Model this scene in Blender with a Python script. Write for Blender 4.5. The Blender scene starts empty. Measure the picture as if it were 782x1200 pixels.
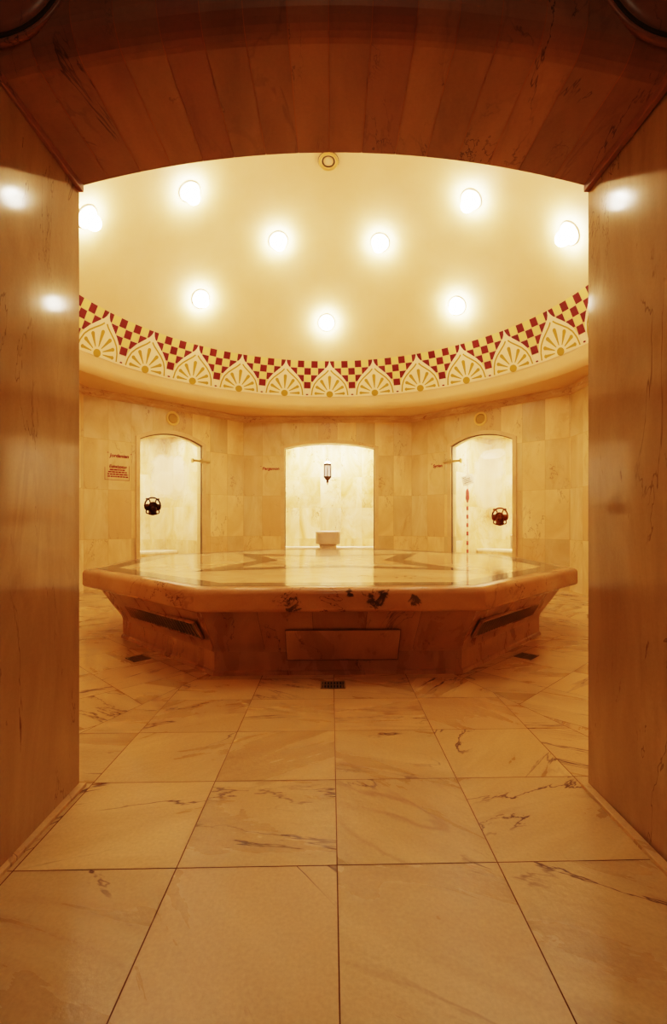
import bpy, bmesh, math, random
from mathutils import Vector, Matrix
random.seed(7)
PI = math.pi
sc = bpy.context.scene
COL = sc.collection

# ------------------------------------------------------------------ helpers
class MB:
    """collects vertices and faces, then links them as ONE mesh object"""
    def __init__(s):
        s.v = []; s.f = []; s.m = []; s.r = []; s.sm = []
    def face(s, pts, mat=0, rnd=0.5, smooth=False):
        n = len(s.v); s.v += [tuple(p) for p in pts]
        s.f.append(list(range(n, n + len(pts)))); s.m.append(mat); s.r.append(rnd); s.sm.append(smooth)
    def grid(s, rows, mat=0, closed=False, smooth=True, rnd=0.5):
        n = len(s.v); w = len(rows[0])
        for r in rows: s.v += [tuple(p) for p in r]
        for i in range(len(rows) - 1):
            for j in range(w if closed else w - 1):
                k = (j + 1) % w
                s.f.append([n + i*w + j, n + i*w + k, n + (i+1)*w + k, n + (i+1)*w + j])
                s.m.append(mat); s.r.append(rnd); s.sm.append(smooth)
    def box(s, x0, y0, z0, x1, y1, z1, mat=0, M=None, rnd=0.5):
        P = [Vector(p) for p in ((x0,y0,z0),(x1,y0,z0),(x1,y1,z0),(x0,y1,z0),(x0,y0,z1),(x1,y0,z1),(x1,y1,z1),(x0,y1,z1))]
        if M: P = [M @ p for p in P]
        n = len(s.v); s.v += [tuple(p) for p in P]
        for q in ((0,3,2,1),(4,5,6,7),(0,1,5,4),(1,2,6,5),(2,3,7,6),(3,0,4,7)):
            s.f.append([n + i for i in q]); s.m.append(mat); s.r.append(rnd); s.sm.append(False)
    def lathe(s, prof, n=32, mat=0, M=None, smooth=True, power=None):
        rows = []
        for (r, z) in prof:
            row = []
            for i in range(n):
                a = 2*PI*i/n; c, q = math.cos(a), math.sin(a)
                if power:
                    k = (abs(c)**power + abs(q)**power)**(-1/power); c *= k; q *= k
                p = Vector((r*c, r*q, z)); row.append(M @ p if M else p)
            rows.append(row)
        s.grid(rows, mat, True, smooth)
        for row, rev in ((rows[0], True), (rows[-1], False)):
            s.face(row[::-1] if rev else row, mat)
    def tube(s, pts, rad, n=10, mat=0, closed=False):
        pts = [Vector(p) for p in pts]; N = len(pts); rows = []
        up = Vector((0.13, 0.21, 0.97))
        for i, p in enumerate(pts):
            a = pts[(i-1) % N] if closed or i > 0 else p
            b = pts[(i+1) % N] if closed or i < N-1 else p
            t = (b - a).normalized(); u = t.cross(up)
            if u.length < 1e-3: u = t.cross(Vector((1,0,0)))
            u.normalize(); w = t.cross(u)
            r = rad[i] if isinstance(rad, (list, tuple)) else rad
            rows.append([p + (u*math.cos(2*PI*k/n) + w*math.sin(2*PI*k/n))*r for k in range(n)])
        if closed: rows.append(rows[0])
        s.grid(rows, mat, True)
        if not closed:
            s.face(rows[0], mat); s.face(rows[-1][::-1], mat)
    def blob(s, c, rx, ry, rz, nu=14, nv=9, mat=0):
        rows = []
        for i in range(nv + 1):
            t = PI*(i + 0.001)/(nv + 0.002)
            rows.append([(c[0]+rx*math.sin(t)*math.cos(2*PI*j/nu), c[1]+ry*math.sin(t)*math.sin(2*PI*j/nu), c[2]+rz*math.cos(t)) for j in range(nu)])
        s.grid(rows, mat, True)
    def build(s, name, mats, parent=None, M=None, weld=True, recalc=True):
        me = bpy.data.meshes.new(name); me.from_pydata(s.v, [], s.f)
        mats = mats if isinstance(mats, (list, tuple)) else [mats]
        for m in mats: me.materials.append(m)
        me.polygons.foreach_set('material_index', s.m)
        me.polygons.foreach_set('use_smooth', s.sm)
        at = me.attributes.new('rnd', 'FLOAT', 'FACE'); at.data.foreach_set('value', s.r)
        if weld:
            bm = bmesh.new(); bm.from_mesh(me)
            bmesh.ops.remove_doubles(bm, verts=bm.verts, dist=1e-5)
            if recalc: bmesh.ops.recalc_face_normals(bm, faces=bm.faces)
            bm.to_mesh(me); bm.free()
        me.update()
        o = bpy.data.objects.new(name, me); COL.objects.link(o)
        if parent: o.parent = parent
        if M is not None: o.matrix_local = M
        return o

def tag(o, label=None, cat=None, group=None, kind=None):
    for k, v in (('label', label), ('category', cat), ('group', group), ('kind', kind)):
        if v: o[k] = v
    return o
def empty(name, M=None, parent=None):
    o = bpy.data.objects.new(name, None); COL.objects.link(o); o.empty_display_size = .1
    if parent: o.parent = parent
    if M is not None: o.matrix_local = M
    return o
def bevel(o, w, seg=3, ang=0.6):
    m = o.modifiers.new('bevel', 'BEVEL'); m.width = w; m.segments = seg; m.limit_method = 'ANGLE'; m.angle_limit = ang
    m.harden_normals = False
    return o
def clip(poly, p, n):
    """convex 2D polygon clipped to the side of the line through p that n points to"""
    out = []
    for i in range(len(poly)):
        a, b = poly[i], poly[(i+1) % len(poly)]
        da = (a[0]-p[0])*n[0] + (a[1]-p[1])*n[1]; db = (b[0]-p[0])*n[0] + (b[1]-p[1])*n[1]
        if da >= 0: out.append(a)
        if (da >= 0) != (db >= 0):
            t = da/(da-db); out.append((a[0]+t*(b[0]-a[0]), a[1]+t*(b[1]-a[1])))
    return out
def area(p):
    return .5*sum(p[i][0]*p[(i+1) % len(p)][1] - p[(i+1) % len(p)][0]*p[i][1] for i in range(len(p)))
def inset(poly, d):
    if area(poly) < 0: poly = poly[::-1]
    out = poly
    for i in range(len(poly)):
        a, b = poly[i], poly[(i+1) % len(poly)]
        ex, ey = b[0]-a[0], b[1]-a[1]; L = math.hypot(ex, ey)
        if L < 1e-6: continue
        n = (-ey/L, ex/L)
        out = clip(out, (a[0]+n[0]*d, a[1]+n[1]*d), n)
        if len(out) < 3: return []
    return out
def srgb(r, g, b):
    f = lambda c: (c/255/12.92) if c/255 <= .04045 else ((c/255+.055)/1.055)**2.4
    return (f(r), f(g), f(b), 1)

# ------------------------------------------------------------------ materials
class NT:
    def __init__(s, name):
        s.mat = bpy.data.materials.new(name); s.mat.use_nodes = True
        s.t = s.mat.node_tree; s.t.nodes.clear()
        s.out = s.n('ShaderNodeOutputMaterial')
    def n(s, typ, **kw):
        nd = s.t.nodes.new(typ)
        for k, v in kw.items(): setattr(nd, k, v)
        return nd
    def set(s, nd, key, val):
        if isinstance(val, bpy.types.NodeSocket): s.t.links.new(val, nd.inputs[key])
        else: nd.inputs[key].default_value = val
    def math(s, op, a, b=0.0, c=0.0):
        nd = s.n('ShaderNodeMath', operation=op)
        s.set(nd, 0, a); s.set(nd, 1, b); s.set(nd, 2, c)
        return nd.outputs[0]
    def vmath(s, op, a, b=(0,0,0)):
        nd = s.n('ShaderNodeVectorMath', operation=op); s.set(nd, 0, a); s.set(nd, 1, b)
        return nd.outputs[0]
    def mix(s, f, a, b, blend='MIX'):
        nd = s.n('ShaderNodeMix', data_type='RGBA', blend_type=blend)
        s.set(nd, 0, f); s.set(nd, 6, a); s.set(nd, 7, b)
        return nd.outputs[2]
    def ramp(s, f, stops):
        nd = s.n('ShaderNodeValToRGB'); e = nd.color_ramp.elements
        while len(e) < len(stops): e.new(.5)
        for q, (p, c) in zip(e, stops): q.position = p; q.color = c
        s.set(nd, 0, f); return nd.outputs[0]
    def smooth(s, x, a, b):
        nd = s.n('ShaderNodeMapRange', interpolation_type='SMOOTHSTEP')
        s.set(nd, 0, x); s.set(nd, 1, a); s.set(nd, 2, b); s.set(nd, 3, 0.0); s.set(nd, 4, 1.0)
        return nd.outputs[0]
    def noise(s, vec, scale, detail=5, rough=.55, dist=0.0):
        nd = s.n('ShaderNodeTexNoise'); s.set(nd, 'Vector', vec); s.set(nd, 'Scale', scale)
        s.set(nd, 'Detail', detail); s.set(nd, 'Roughness', rough); s.set(nd, 'Distortion', dist)
        return nd.outputs[0]

def principled(name, col, rough=.5, metal=0.0, emit=None, es=0.0, **kw):
    T = NT(name); b = T.n('ShaderNodeBsdfPrincipled')
    T.set(b, 'Base Color', col); T.set(b, 'Roughness', rough); T.set(b, 'Metallic', metal)
    if emit: T.set(b, 'Emission Color', emit); T.set(b, 'Emission Strength', es)
    for k, v in kw.items(): T.set(b, k, v)
    T.t.links.new(b.outputs[0], T.out.inputs[0]); return T.mat

def marble(name, cols, vein, spot=None, rough=.22, tile=None, off=(0,0), joint=None, jw=.004, attr=False,
           rot=(0,0,.6), stretch=(1,1,1), vamt=.6, vscale=1.5, tone=.25, spots=.35, spot_thr=.66, bump=.0, hue2=None, scale=1.7, spec=.5, desat=.26, trot=0.0, fine_amt=.16, thin=.008, vdist=.6, blotch=()):
    """polished stone: clouded ground, fine veins, dark specks; per-tile change from a face attribute or from a cell grid in local x/z"""
    T = NT(name)
    def soft(c):
        l = .3*c[0] + .6*c[1] + .1*c[2]; return tuple(x + (l*m - x)*desat for x, m in zip(c[:3], (1.06, .97, .90))) + (1,)
    cols = [soft(c) for c in cols]; hue2 = soft(hue2) if hue2 else None
    P = T.n('ShaderNodeTexCoord').outputs['Object']
    rnd = None; edge = None
    if attr:
        rnd = T.n('ShaderNodeAttribute', attribute_type='GEOMETRY', attribute_name='rnd').outputs['Fac']
    elif tile:
        sep = T.n('ShaderNodeSeparateXYZ'); T.set(sep, 0, P)
        v = T.math('DIVIDE', T.math('SUBTRACT', sep.outputs[2], off[1]), tile[1])
        row = T.math('FLOOR', v)
        u = T.math('ADD', T.math('DIVIDE', T.math('SUBTRACT', sep.outputs[0], off[0]), tile[0]), T.math('MULTIPLY', row, .0))
        cu = T.math('FLOOR', u)
        cmb = T.n('ShaderNodeCombineXYZ'); T.set(cmb, 0, cu); T.set(cmb, 1, row); T.set(cmb, 2, 3.7)
        wn = T.n('ShaderNodeTexWhiteNoise', noise_dimensions='3D'); T.set(wn, 'Vector', cmb.outputs[0]); rnd = wn.outputs[0]
        fu = T.math('SUBTRACT', u, cu); fv = T.math('SUBTRACT', v, row)
        du = T.math('MULTIPLY', T.math('MINIMUM', fu, T.math('SUBTRACT', 1.0, fu)), tile[0])
        dv = T.math('MULTIPLY', T.math('MINIMUM', fv, T.math('SUBTRACT', 1.0, fv)), tile[1])
        edge = T.math('SUBTRACT', 1.0, T.smooth(T.math('MINIMUM', du, dv), 0.0, jw))
    mp = T.n('ShaderNodeMapping'); T.set(mp, 'Vector', P); T.set(mp, 'Rotation', rot); T.set(mp, 'Scale', stretch)
    Q = mp.outputs[0]
    if trot:
        vr = T.n('ShaderNodeVectorRotate', rotation_type='Z_AXIS'); T.set(vr, 'Vector', P); T.set(vr, 'Angle', T.math('MULTIPLY', T.math('SUBTRACT', T.math('FRACT', T.math('MULTIPLY', rnd, 5.77)), .5), trot))
        T.set(mp, 'Vector', vr.outputs[0])
    if rnd is not None:
        k = T.n('ShaderNodeCombineXYZ')
        for i, m in enumerate((31.7, 17.3, 53.1)): T.set(k, i, T.math('MULTIPLY', rnd, m))
        Q = T.vmath('ADD', Q, k.outputs[0])
    n1 = T.noise(Q, scale, 6, .6, .7)
    c = T.ramp(n1, [(.30, cols[0]), (.5, cols[1]), (.70, cols[2])])
    if rnd is not None:
        tn = T.math('ADD', T.math('MULTIPLY', T.math('FRACT', T.math('MULTIPLY', rnd, 7.31)), 2*tone), 1 - tone)
        g = T.n('ShaderNodeCombineXYZ')
        for i in range(3): T.set(g, i, tn)
        c = T.mix(1.0, c, g.outputs[0], 'MULTIPLY')
        if hue2: c = T.mix(T.math('MULTIPLY', T.smooth(T.math('FRACT', T.math('MULTIPLY', rnd, 13.7)), .45, 1.0), .6), c, hue2)
    # veins
    w = T.noise(Q, vscale, 5, .56, vdist)
    ridge = T.math('ABSOLUTE', T.math('SUBTRACT', w, .5))
    line = T.math('SUBTRACT', 1.0, T.smooth(ridge, 0.0, .022))
    mask = T.smooth(T.noise(T.vmath('ADD', Q, (5.2, 1.3, 8.8)), 1.15, 3), .46, .66)
    f = T.math('MULTIPLY', T.math('MULTIPLY', line, mask), vamt)
    c = T.mix(T.math('MULTIPLY', f, .55), c, vein)
    crack = T.math('SUBTRACT', 1.0, T.smooth(T.math('ABSOLUTE', T.math('SUBTRACT', T.noise(T.vmath('ADD', Q, (7.7, 3.1, 1.9)), vscale*1.15, 6, .6, vdist), .5)), 0.0, thin))
    cm = T.smooth(T.noise(T.vmath('ADD', Q, (1.2, 6.3, 2.8)), 1.6, 4), .47, .60)
    dk = tuple(x*.45 for x in vein[:3]) + (1,)
    c = T.mix(T.math('MULTIPLY', T.math('MULTIPLY', crack, cm), min(1, vamt*1.5)), c, dk)
    if spot:
        sp = T.smooth(T.noise(T.vmath('ADD', Q, (2.1, 9.3, 4.4)), 6.0, 8, .68, .5), spot_thr, spot_thr + .07)
        c = T.mix(T.math('MULTIPLY', sp, spots), c, spot)
    for (bx, by, bz, br) in blotch:
        d = T.n('ShaderNodeVectorMath', operation='DISTANCE'); T.set(d, 0, P); T.set(d, 1, (bx, by, bz))
        fall = T.math('SUBTRACT', 1.0, T.smooth(d.outputs['Value'], 0.0, br))
        bn = T.smooth(T.math('ADD', T.noise(P, 16.0, 8, .7, .8), T.math('MULTIPLY', fall, .30)), .68, .78)
        c = T.mix(T.math('MULTIPLY', T.math('MULTIPLY', bn, T.math('MINIMUM', T.math('MULTIPLY', fall, 2.5), 1.0)), .85), c, (.035, .022, .010, 1))
    if edge is not None: c = T.mix(T.math('MULTIPLY', edge, .55), c, joint or vein)
    fine = T.noise(P, 95.0, 2)
    g = T.math('ADD', T.math('MULTIPLY', fine, fine_amt), 1-fine_amt/2)
    gg = T.n('ShaderNodeCombineXYZ')
    for i in range(3): T.set(gg, i, g)
    c = T.mix(1.0, c, gg.outputs[0], 'MULTIPLY')
    b = T.n('ShaderNodeBsdfPrincipled'); T.set(b, 'Base Color', c)
    T.set(b, 'Roughness', T.math('ADD', T.math('MULTIPLY', n1, .10), rough - .05)); T.set(b, 'Specular IOR Level', spec)
    if bump:
        h = T.noise(P, 38.0, 4); bp = T.n('ShaderNodeBump'); T.set(bp, 'Height', h); T.set(bp, 'Strength', bump); T.set(bp, 'Distance', .01)
        T.t.links.new(bp.outputs[0], b.inputs['Normal'])
    T.t.links.new(b.outputs[0], T.out.inputs[0])
    return T.mat

S = srgb
VEIN = S(150, 96, 50)
m_wall = marble('wall_marble_tiles', [S(212,176,104), S(224,192,124), S(234,208,148)], S(176,124,62), S(140,84,44), rough=.24, tile=(.338,.723), off=(.0,.03),
                joint=S(186,146,84), jw=.005, rot=(0,.75,0), stretch=(1.6,1,.7), vamt=.40, vscale=1.3, tone=.13, spots=.30, spot_thr=.70, hue2=S(214,168,98), scale=1.9)
m_niche = marble('niche_marble_tiles', [S(214,174,112), S(236,212,166), S(250,240,218)], S(190,128,70), S(206,150,100), rough=.25, tile=(.42,.62), off=(.1,.05),
                 joint=S(222,196,150), jw=.004, rot=(0,.6,0), stretch=(1.4,1,.8), vamt=.5, tone=.07, spots=.35, desat=.1)
m_floor = marble('floor_marble', [S(182,140,74), S(200,160,90), S(214,176,106)], S(112,66,38), S(112,60,32), rough=.28, attr=True, rot=(0,0,.95), stretch=(.42,1.9,1), trot=2.0, fine_amt=.34, thin=.012,
                 vamt=.75, vscale=1.25, tone=.10, spots=.5, spot_thr=.66, bump=.12, hue2=S(200,154,88), scale=2.2)
m_jamb = marble('passage_marble', [S(166,128,74), S(182,144,86), S(198,160,100)], S(96,60,40), S(92,52,36), rough=.085, rot=(.12,.1,0), stretch=(2.0,2.0,.55), vamt=.34, vscale=1.4, thin=.006,
                spots=.75, spot_thr=.645, scale=2.0)
m_vault = marble('vault_marble', [S(154,102,58), S(172,118,68), S(184,130,80)], S(84,48,34), S(70,42,34), rough=.34, attr=True, rot=(0,0,.2), stretch=(2.2,.8,1), vamt=.5, vscale=1.6, tone=.16,
                 spots=.6, spot_thr=.68, hue2=S(156,84,52), scale=2.2)
m_slabedge = marble('slab_edge_marble', [S(180,124,66), S(194,138,76), S(204,150,88)], S(96,50,30), S(64,34,24), rough=.20, attr=True, rot=(0,0,.4), stretch=(1,1,1.6), vamt=.6, vscale=1.8, tone=.08,
                    spots=.85, spot_thr=.665, scale=2.4, blotch=((.22,-2.18,.53,.17),(-.30,-2.17,.50,.13),(.46,-2.17,.52,.08),(.06,-2.17,.57,.06)))
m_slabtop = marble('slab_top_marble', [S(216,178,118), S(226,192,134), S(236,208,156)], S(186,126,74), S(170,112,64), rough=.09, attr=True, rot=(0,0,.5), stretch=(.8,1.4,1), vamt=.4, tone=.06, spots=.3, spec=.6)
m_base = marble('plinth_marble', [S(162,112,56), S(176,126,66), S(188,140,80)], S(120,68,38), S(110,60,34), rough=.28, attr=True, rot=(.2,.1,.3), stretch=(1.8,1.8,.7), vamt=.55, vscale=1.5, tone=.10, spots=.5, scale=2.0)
m_inlay = marble('inlay_stone', [S(70,58,36), S(80,66,42), S(92,78,50)], S(140,116,72), rough=.10, vamt=.3, scale=4)
m_cornice = marble('cornice_marble', [S(204,158,92), S(214,172,108), S(222,184,122)], S(124,72,44), S(110,64,48), rough=.26, rot=(0,0,.3), stretch=(1,1,2), vamt=.5, spots=.6, spot_thr=.62, scale=2.6, desat=.36)
m_frame = marble('frame_marble', [S(212,172,108), S(222,184,120), S(230,194,132)], S(180,126,70), rough=.25, vamt=.25)
m_bench = marble('bench_marble', [S(244,234,212), S(248,240,222), S(252,246,232)], S(214,186,150), rough=.2, vamt=.2)
m_basin = marble('basin_marble', [S(206,184,160), S(216,196,174), S(226,208,188)], S(170,140,116), rough=.25, vamt=.3, scale=4)
m_grout = principled('grout', S(112, 74, 42), .8)
m_gap = principled('joint_light', S(186, 124, 72), .5)
m_gapdark = principled('joint_dark', S(70, 40, 22), .7)
m_plaster = None
def plaster(name, a, b):
    T = NT(name); P = T.n('ShaderNodeTexCoord').outputs['Object']
    c = T.ramp(T.noise(P, 1.3, 6, .6), [(.3, a), (.7, b)])
    bs = T.n('ShaderNodeBsdfPrincipled'); T.set(bs, 'Base Color', c); T.set(bs, 'Roughness', .75)
    bp = T.n('ShaderNodeBump'); T.set(bp, 'Height', T.noise(P, 55, 4)); T.set(bp, 'Strength', .10); T.set(bp, 'Distance', .01)
    T.t.links.new(bp.outputs[0], bs.inputs['Normal']); T.t.links.new(bs.outputs[0], T.out.inputs[0]); return T.mat
m_plaster = plaster('dome_plaster', S(214, 178, 128), S(221, 188, 140))
m_medal = plaster('frieze_cream', S(236, 212, 172), S(240, 216, 178))
m_yellow = plaster('frieze_pale_yellow', S(226, 196, 118), S(230, 200, 126))
m_red = plaster('frieze_red', S(104, 18, 10), S(112, 22, 12))
m_gold = plaster('frieze_gold', S(168, 132, 34), S(176, 140, 40))
m_bronze = principled('dark_bronze', S(58, 34, 18), .38, .85)
m_bronze2 = principled('warm_bronze', S(110, 62, 28), .38, .85)
m_steel = principled('brushed_brass', S(196, 172, 120), .35, .7)
m_drain = principled('drain_metal', S(150, 130, 92), .45, .4)
m_louvre = principled('louvre_metal', S(150, 128, 92), .5, .2)
m_black = principled('drain_hole', S(10, 9, 8), .9)
m_lampring = principled('lamp_bezel', S(238, 226, 204), .4)
m_bulb = principled('lamp_glow', S(255, 240, 210), .4, 0, (1.0, .88, .72, 1), 34.0)
m_halo_boost = principled('lamp_halo_boost', S(255, 240, 210), .4, 0, (1.0, .88, .72, 1), 180.0)  # extra glow added on the bulb's plaster side to widen its halo
m_spkring = principled('speaker_ring', S(232, 200, 128), .45)
m_spkgrille = principled('speaker_grille', S(178, 148, 76), .6)
m_text = principled('lettering_red', S(132, 22, 8), .6)
m_dark = principled('ornament_dark', S(96, 78, 40), .6)
m_cord = principled('red_cord', S(186, 22, 18), .5)
m_cordw = principled('pale_cord', S(226, 170, 150), .5)
def paper(name):
    T = NT(name); d = T.n('ShaderNodeBsdfDiffuse'); T.set(d, 'Color', S(250,246,238)); t = T.n('ShaderNodeBsdfTranslucent'); T.set(t, 'Color', S(250,246,238))
    m = T.n('ShaderNodeMixShader'); T.set(m, 0, .6); T.t.links.new(d.outputs[0], m.inputs[1]); T.t.links.new(t.outputs[0], m.inputs[2]); T.t.links.new(m.outputs[0], T.out.inputs[0]); return T.mat
m_paper = paper('paper')
m_ink = principled('grey_ink', S(110, 104, 98), .7)
m_lglass = principled('lantern_glass', S(250, 246, 240), .2, 0, (1, .92, .8, 1), .25)
m_lmetal = principled('lantern_metal', S(92, 72, 58), .35, .8)
m_lcap = principled('lantern_cap', S(190, 178, 170), .25, .9)

def glassmat(name, blobs, base=.10):
    """door glass with pale patches of condensation where blobs say (x, z, rx, rz, strength) in the door's own metres"""
    T = NT(name); P = T.n('ShaderNodeTexCoord').outputs['Object']
    sep = T.n('ShaderNodeSeparateXYZ'); T.set(sep, 0, P)
    wob = T.math('MULTIPLY', T.math('SUBTRACT', T.noise(P, 4.0, 5, .6, .8), .5), 1.5)
    streak = T.n('ShaderNodeMapping'); T.set(streak, 'Vector', P); T.set(streak, 'Scale', (9, 1, .7))
    st = T.noise(streak.outputs[0], 1.6, 3)
    tot = T.math('MULTIPLY', st, base*2)
    for (x, z, rx, rz, s_) in blobs:
        dx = T.math('DIVIDE', T.math('SUBTRACT', sep.outputs[0], x), rx); dz = T.math('DIVIDE', T.math('SUBTRACT', sep.outputs[2], z), rz)
        q = T.math('ADD', T.math('POWER', T.math('ABSOLUTE', dx), 3.0), T.math('POWER', T.math('ABSOLUTE', dz), 3.0))
        q = T.math('ADD', q, wob)
        tot = T.math('ADD', tot, T.math('MULTIPLY', T.math('SUBTRACT', 1.0, T.smooth(q, .45, 1.15)), s_))
    tot = T.math('MINIMUM', tot, .8)
    tr = T.n('ShaderNodeBsdfTransparent'); T.set(tr, 0, (.97, .96, .93, 1))
    gl = T.n('ShaderNodeBsdfGlossy'); T.set(gl, 'Roughness', .03)
    fr = T.n('ShaderNodeFresnel'); T.set(fr, 'IOR', 1.45)
    m1 = T.n('ShaderNodeMixShader'); T.set(m1, 0, T.math('MULTIPLY', fr.outputs[0], .8)); T.t.links.new(tr.outputs[0], m1.inputs[1]); T.t.links.new(gl.outputs[0], m1.inputs[2])
    df = T.n('ShaderNodeBsdfDiffuse'); T.set(df, 'Color', S(250, 244, 232)); tl = T.n('ShaderNodeBsdfTranslucent'); T.set(tl, 'Color', S(250, 244, 232))
    m2 = T.n('ShaderNodeMixShader'); T.set(m2, 0, .65); T.t.links.new(df.outputs[0], m2.inputs[1]); T.t.links.new(tl.outputs[0], m2.inputs[2])
    m3 = T.n('ShaderNodeMixShader'); T.set(m3, 0, tot); T.t.links.new(m1.outputs[0], m3.inputs[1]); T.t.links.new(m2.outputs[0], m3.inputs[2])
    T.t.links.new(m3.outputs[0], T.out.inputs[0]); return T.mat

# ------------------------------------------------------------------ layout (metres; camera eye at 0,0,1 looking along +y)
XC, YC = -.05, 5.10                     # dome centre
TC = Vector((-.002, 5.179, 0))          # platform centre
BL, BR = Vector((-1.575, 8.8, 0)), Vector((1.455, 8.8, 0))
L2, R2 = Vector((-3.487, 6.878, 0)), Vector((3.375, 6.878, 0))
L3, R3 = Vector((-3.487, 3.76, 0)), Vector((3.375, 3.76, 0))
FL, FR = Vector((-1.56, 1.857, 0)), Vector((1.46, 1.857, 0))
ZW = 2.90
XL, XR = -.956, .977                    # passage jambs
Y0, Y1 = 1.30, 1.857

# ------------------------------------------------------------------ floor
def build_floor():
    mb = MB(); rnd = random.Random(3); J = .0017
    hall = [(p.x, p.y) for p in (FL, FR, R3, R2, BR, BL, L2, L3)]
    c = (TC.x, TC.y)
    def add(poly):
        if len(poly) < 3 or abs(area(poly)) < 2e-4: return
        q = inset(poly, J)
        if len(q) >= 3: mb.face([(x, y, 0) for x, y in q], 0, rnd.random())
    rows_f = [-2.3, -1.87, -1.4, -.94, -.47, .0, .475, .95, 1.4228, 1.8955, 2.3415, 2.765, 3.126, 3.5, 3.97]
    cols_f = [-.447 - .465*k for k in range(5, 0, -1)] + [-.447, .018, .49] + [.49 + .465*k for k in range(1, 6)]
    T = math.tan(PI/8)
    for k in range(8):
        th = -PI/2 + k*PI/4
        rx, ry = math.cos(th), math.sin(th); tx, ty = -ry, rx
        def wedge(poly):
            for sgn in (1, -1):
                a = th + sgn*PI/8; n = (math.sin(a)*sgn, -math.cos(a)*sgn)
                poly = clip(poly, c, n)
                if len(poly) < 3: return []
            return poly
        if k == 0:
            for i in range(len(rows_f)-1):
                for j in range(len(cols_f)-1):
                    x0, x1 = cols_f[j], cols_f[j+1]; sk = .026
                    poly = [(x0, rows_f[i]+sk*x0), (x1, rows_f[i]+sk*x1), (x1, rows_f[i+1]+sk*x1), (x0, rows_f[i+1]+sk*x0)]
                    add(wedge(poly))
            continue
        for i in range(-1, 6):
            for j in range(-5, 6):
                r0, r1 = 1.6 + .45*i, 1.6 + .45*(i+1); t0, t1 = .45*j - .2, .45*(j+1) - .2
                poly = [(c[0]+r*rx+t*tx, c[1]+r*ry+t*ty) for r, t in ((r0,t0),(r1,t0),(r1,t1),(r0,t1))]
                poly = wedge(poly)
                for e in range(8):
                    a, b = hall[e], hall[(e+1) % 8]; n = (-(b[1]-a[1]), b[0]-a[0])
                    if len(poly) < 3: break
                    poly = clip(poly, a, n)
                add(poly)
    mb.face([(-4.2, -2.3, -.0035), (4.2, -2.3, -.0035), (4.2, 9.2, -.0035), (-4.2, 9.2, -.0035)], 1)
    o = mb.build('floor', [m_floor, m_grout], recalc=False)
    tag(o, 'golden brown polished marble floor laid in large square tiles', kind='structure')
build_floor()

# ------------------------------------------------------------------ walls of the hall
def frameM(a, b):
    d = (b - a).normalized(); y = Vector((-d.y, d.x, 0))
    return Matrix(((d.x, y.x, 0, a.x), (d.y, y.y, 0, a.y), (0, 0, 1, 0), (0, 0, 0, 1)))
def arch_pts(x0, x1, zs, za, n=20):
    w = (x1-x0)/2; h = za-zs; R = (w*w+h*h)/(2*h); cx = (x0+x1)/2; cz = za-R
    a0 = math.asin(w/R)
    return [(cx+R*math.sin(-a0+2*a0*i/n), cz+R*math.cos(-a0+2*a0*i/n)) for i in range(n+1)]
def wall(name, a, b, opening=None, mat=None, th=.16, ztop=2.94, label=None):
    L = (b-a).length; mb = MB()
    if opening:
        x0, x1, zs, za = opening
        arc = arch_pts(x0, x1, zs, za)
        out = [(0,0), (x0,0)] + arc + [(x1,0), (L,0), (L,ztop)] + [(p[0], ztop) for p in arc[::-1]] + [(0, ztop)]
        # quads/strips instead of one concave polygon
        def fill(y, flip):
            F = [[(0,0),(x0,0),(x0,zs),(x0,ztop),(0,ztop)], [(x1,0),(L,0),(L,ztop),(x1,ztop),(x1,zs)]]
            for i in range(len(arc)-1):
                p, q = arc[i], arc[i+1]; F.append([p, q, (q[0],ztop), (p[0],ztop)])
            for f in F:
                pts = [(x, y, z) for x, z in f]; mb.face(pts[::-1] if flip else pts)
        fill(0, False); fill(th, True)
        rim = [(x0,0)] + arc + [(x1,0)]
        for p, q in zip(rim, rim[1:]): mb.face([(p[0],0,p[1]),(p[0],th,p[1]),(q[0],th,q[1]),(q[0],0,q[1])])
    else:
        mb.box(0, 0, 0, L, th, ztop)
    o = mb.build(name, mat or m_wall, M=frameM(a, b))
    return tag(o, label, kind='structure')

LW = (BL-L2).length; RW = (R2-BR).length
DC_L = LW - 1.374; DC_R = 1.346
DOOR_W, DOOR_S, DOOR_A = .535, 2.278, 2.408          # half glass width, spring and crown of the glass
OP = lambda c: (c-DOOR_W, c+DOOR_W, DOOR_S, DOOR_A)
AX0, AX1, AS, AA = BL.x*-1-.834, BL.x*-1+.785, 2.33, 2.42
wall('wall_back', BL, BR, (AX0, AX1, AS, AA), label='marble tiled back wall with the open arched alcove')
wall('wall_back_left', L2, BL, OP(DC_L), label='marble tiled wall around the left glass door')
wall('wall_back_right', BR, R2, OP(DC_R), label='marble tiled wall around the right glass door')
wall('wall_left', L3, L2, label='marble tiled side wall on the left of the hall')
wall('wall_right', R2, R3, label='marble tiled side wall on the right of the hall')
wall('wall_front_left', FL, L3, label='marble tiled wall left of the passage')
wall('wall_front_right', R3, FR, label='marble tiled wall right of the passage')

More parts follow.
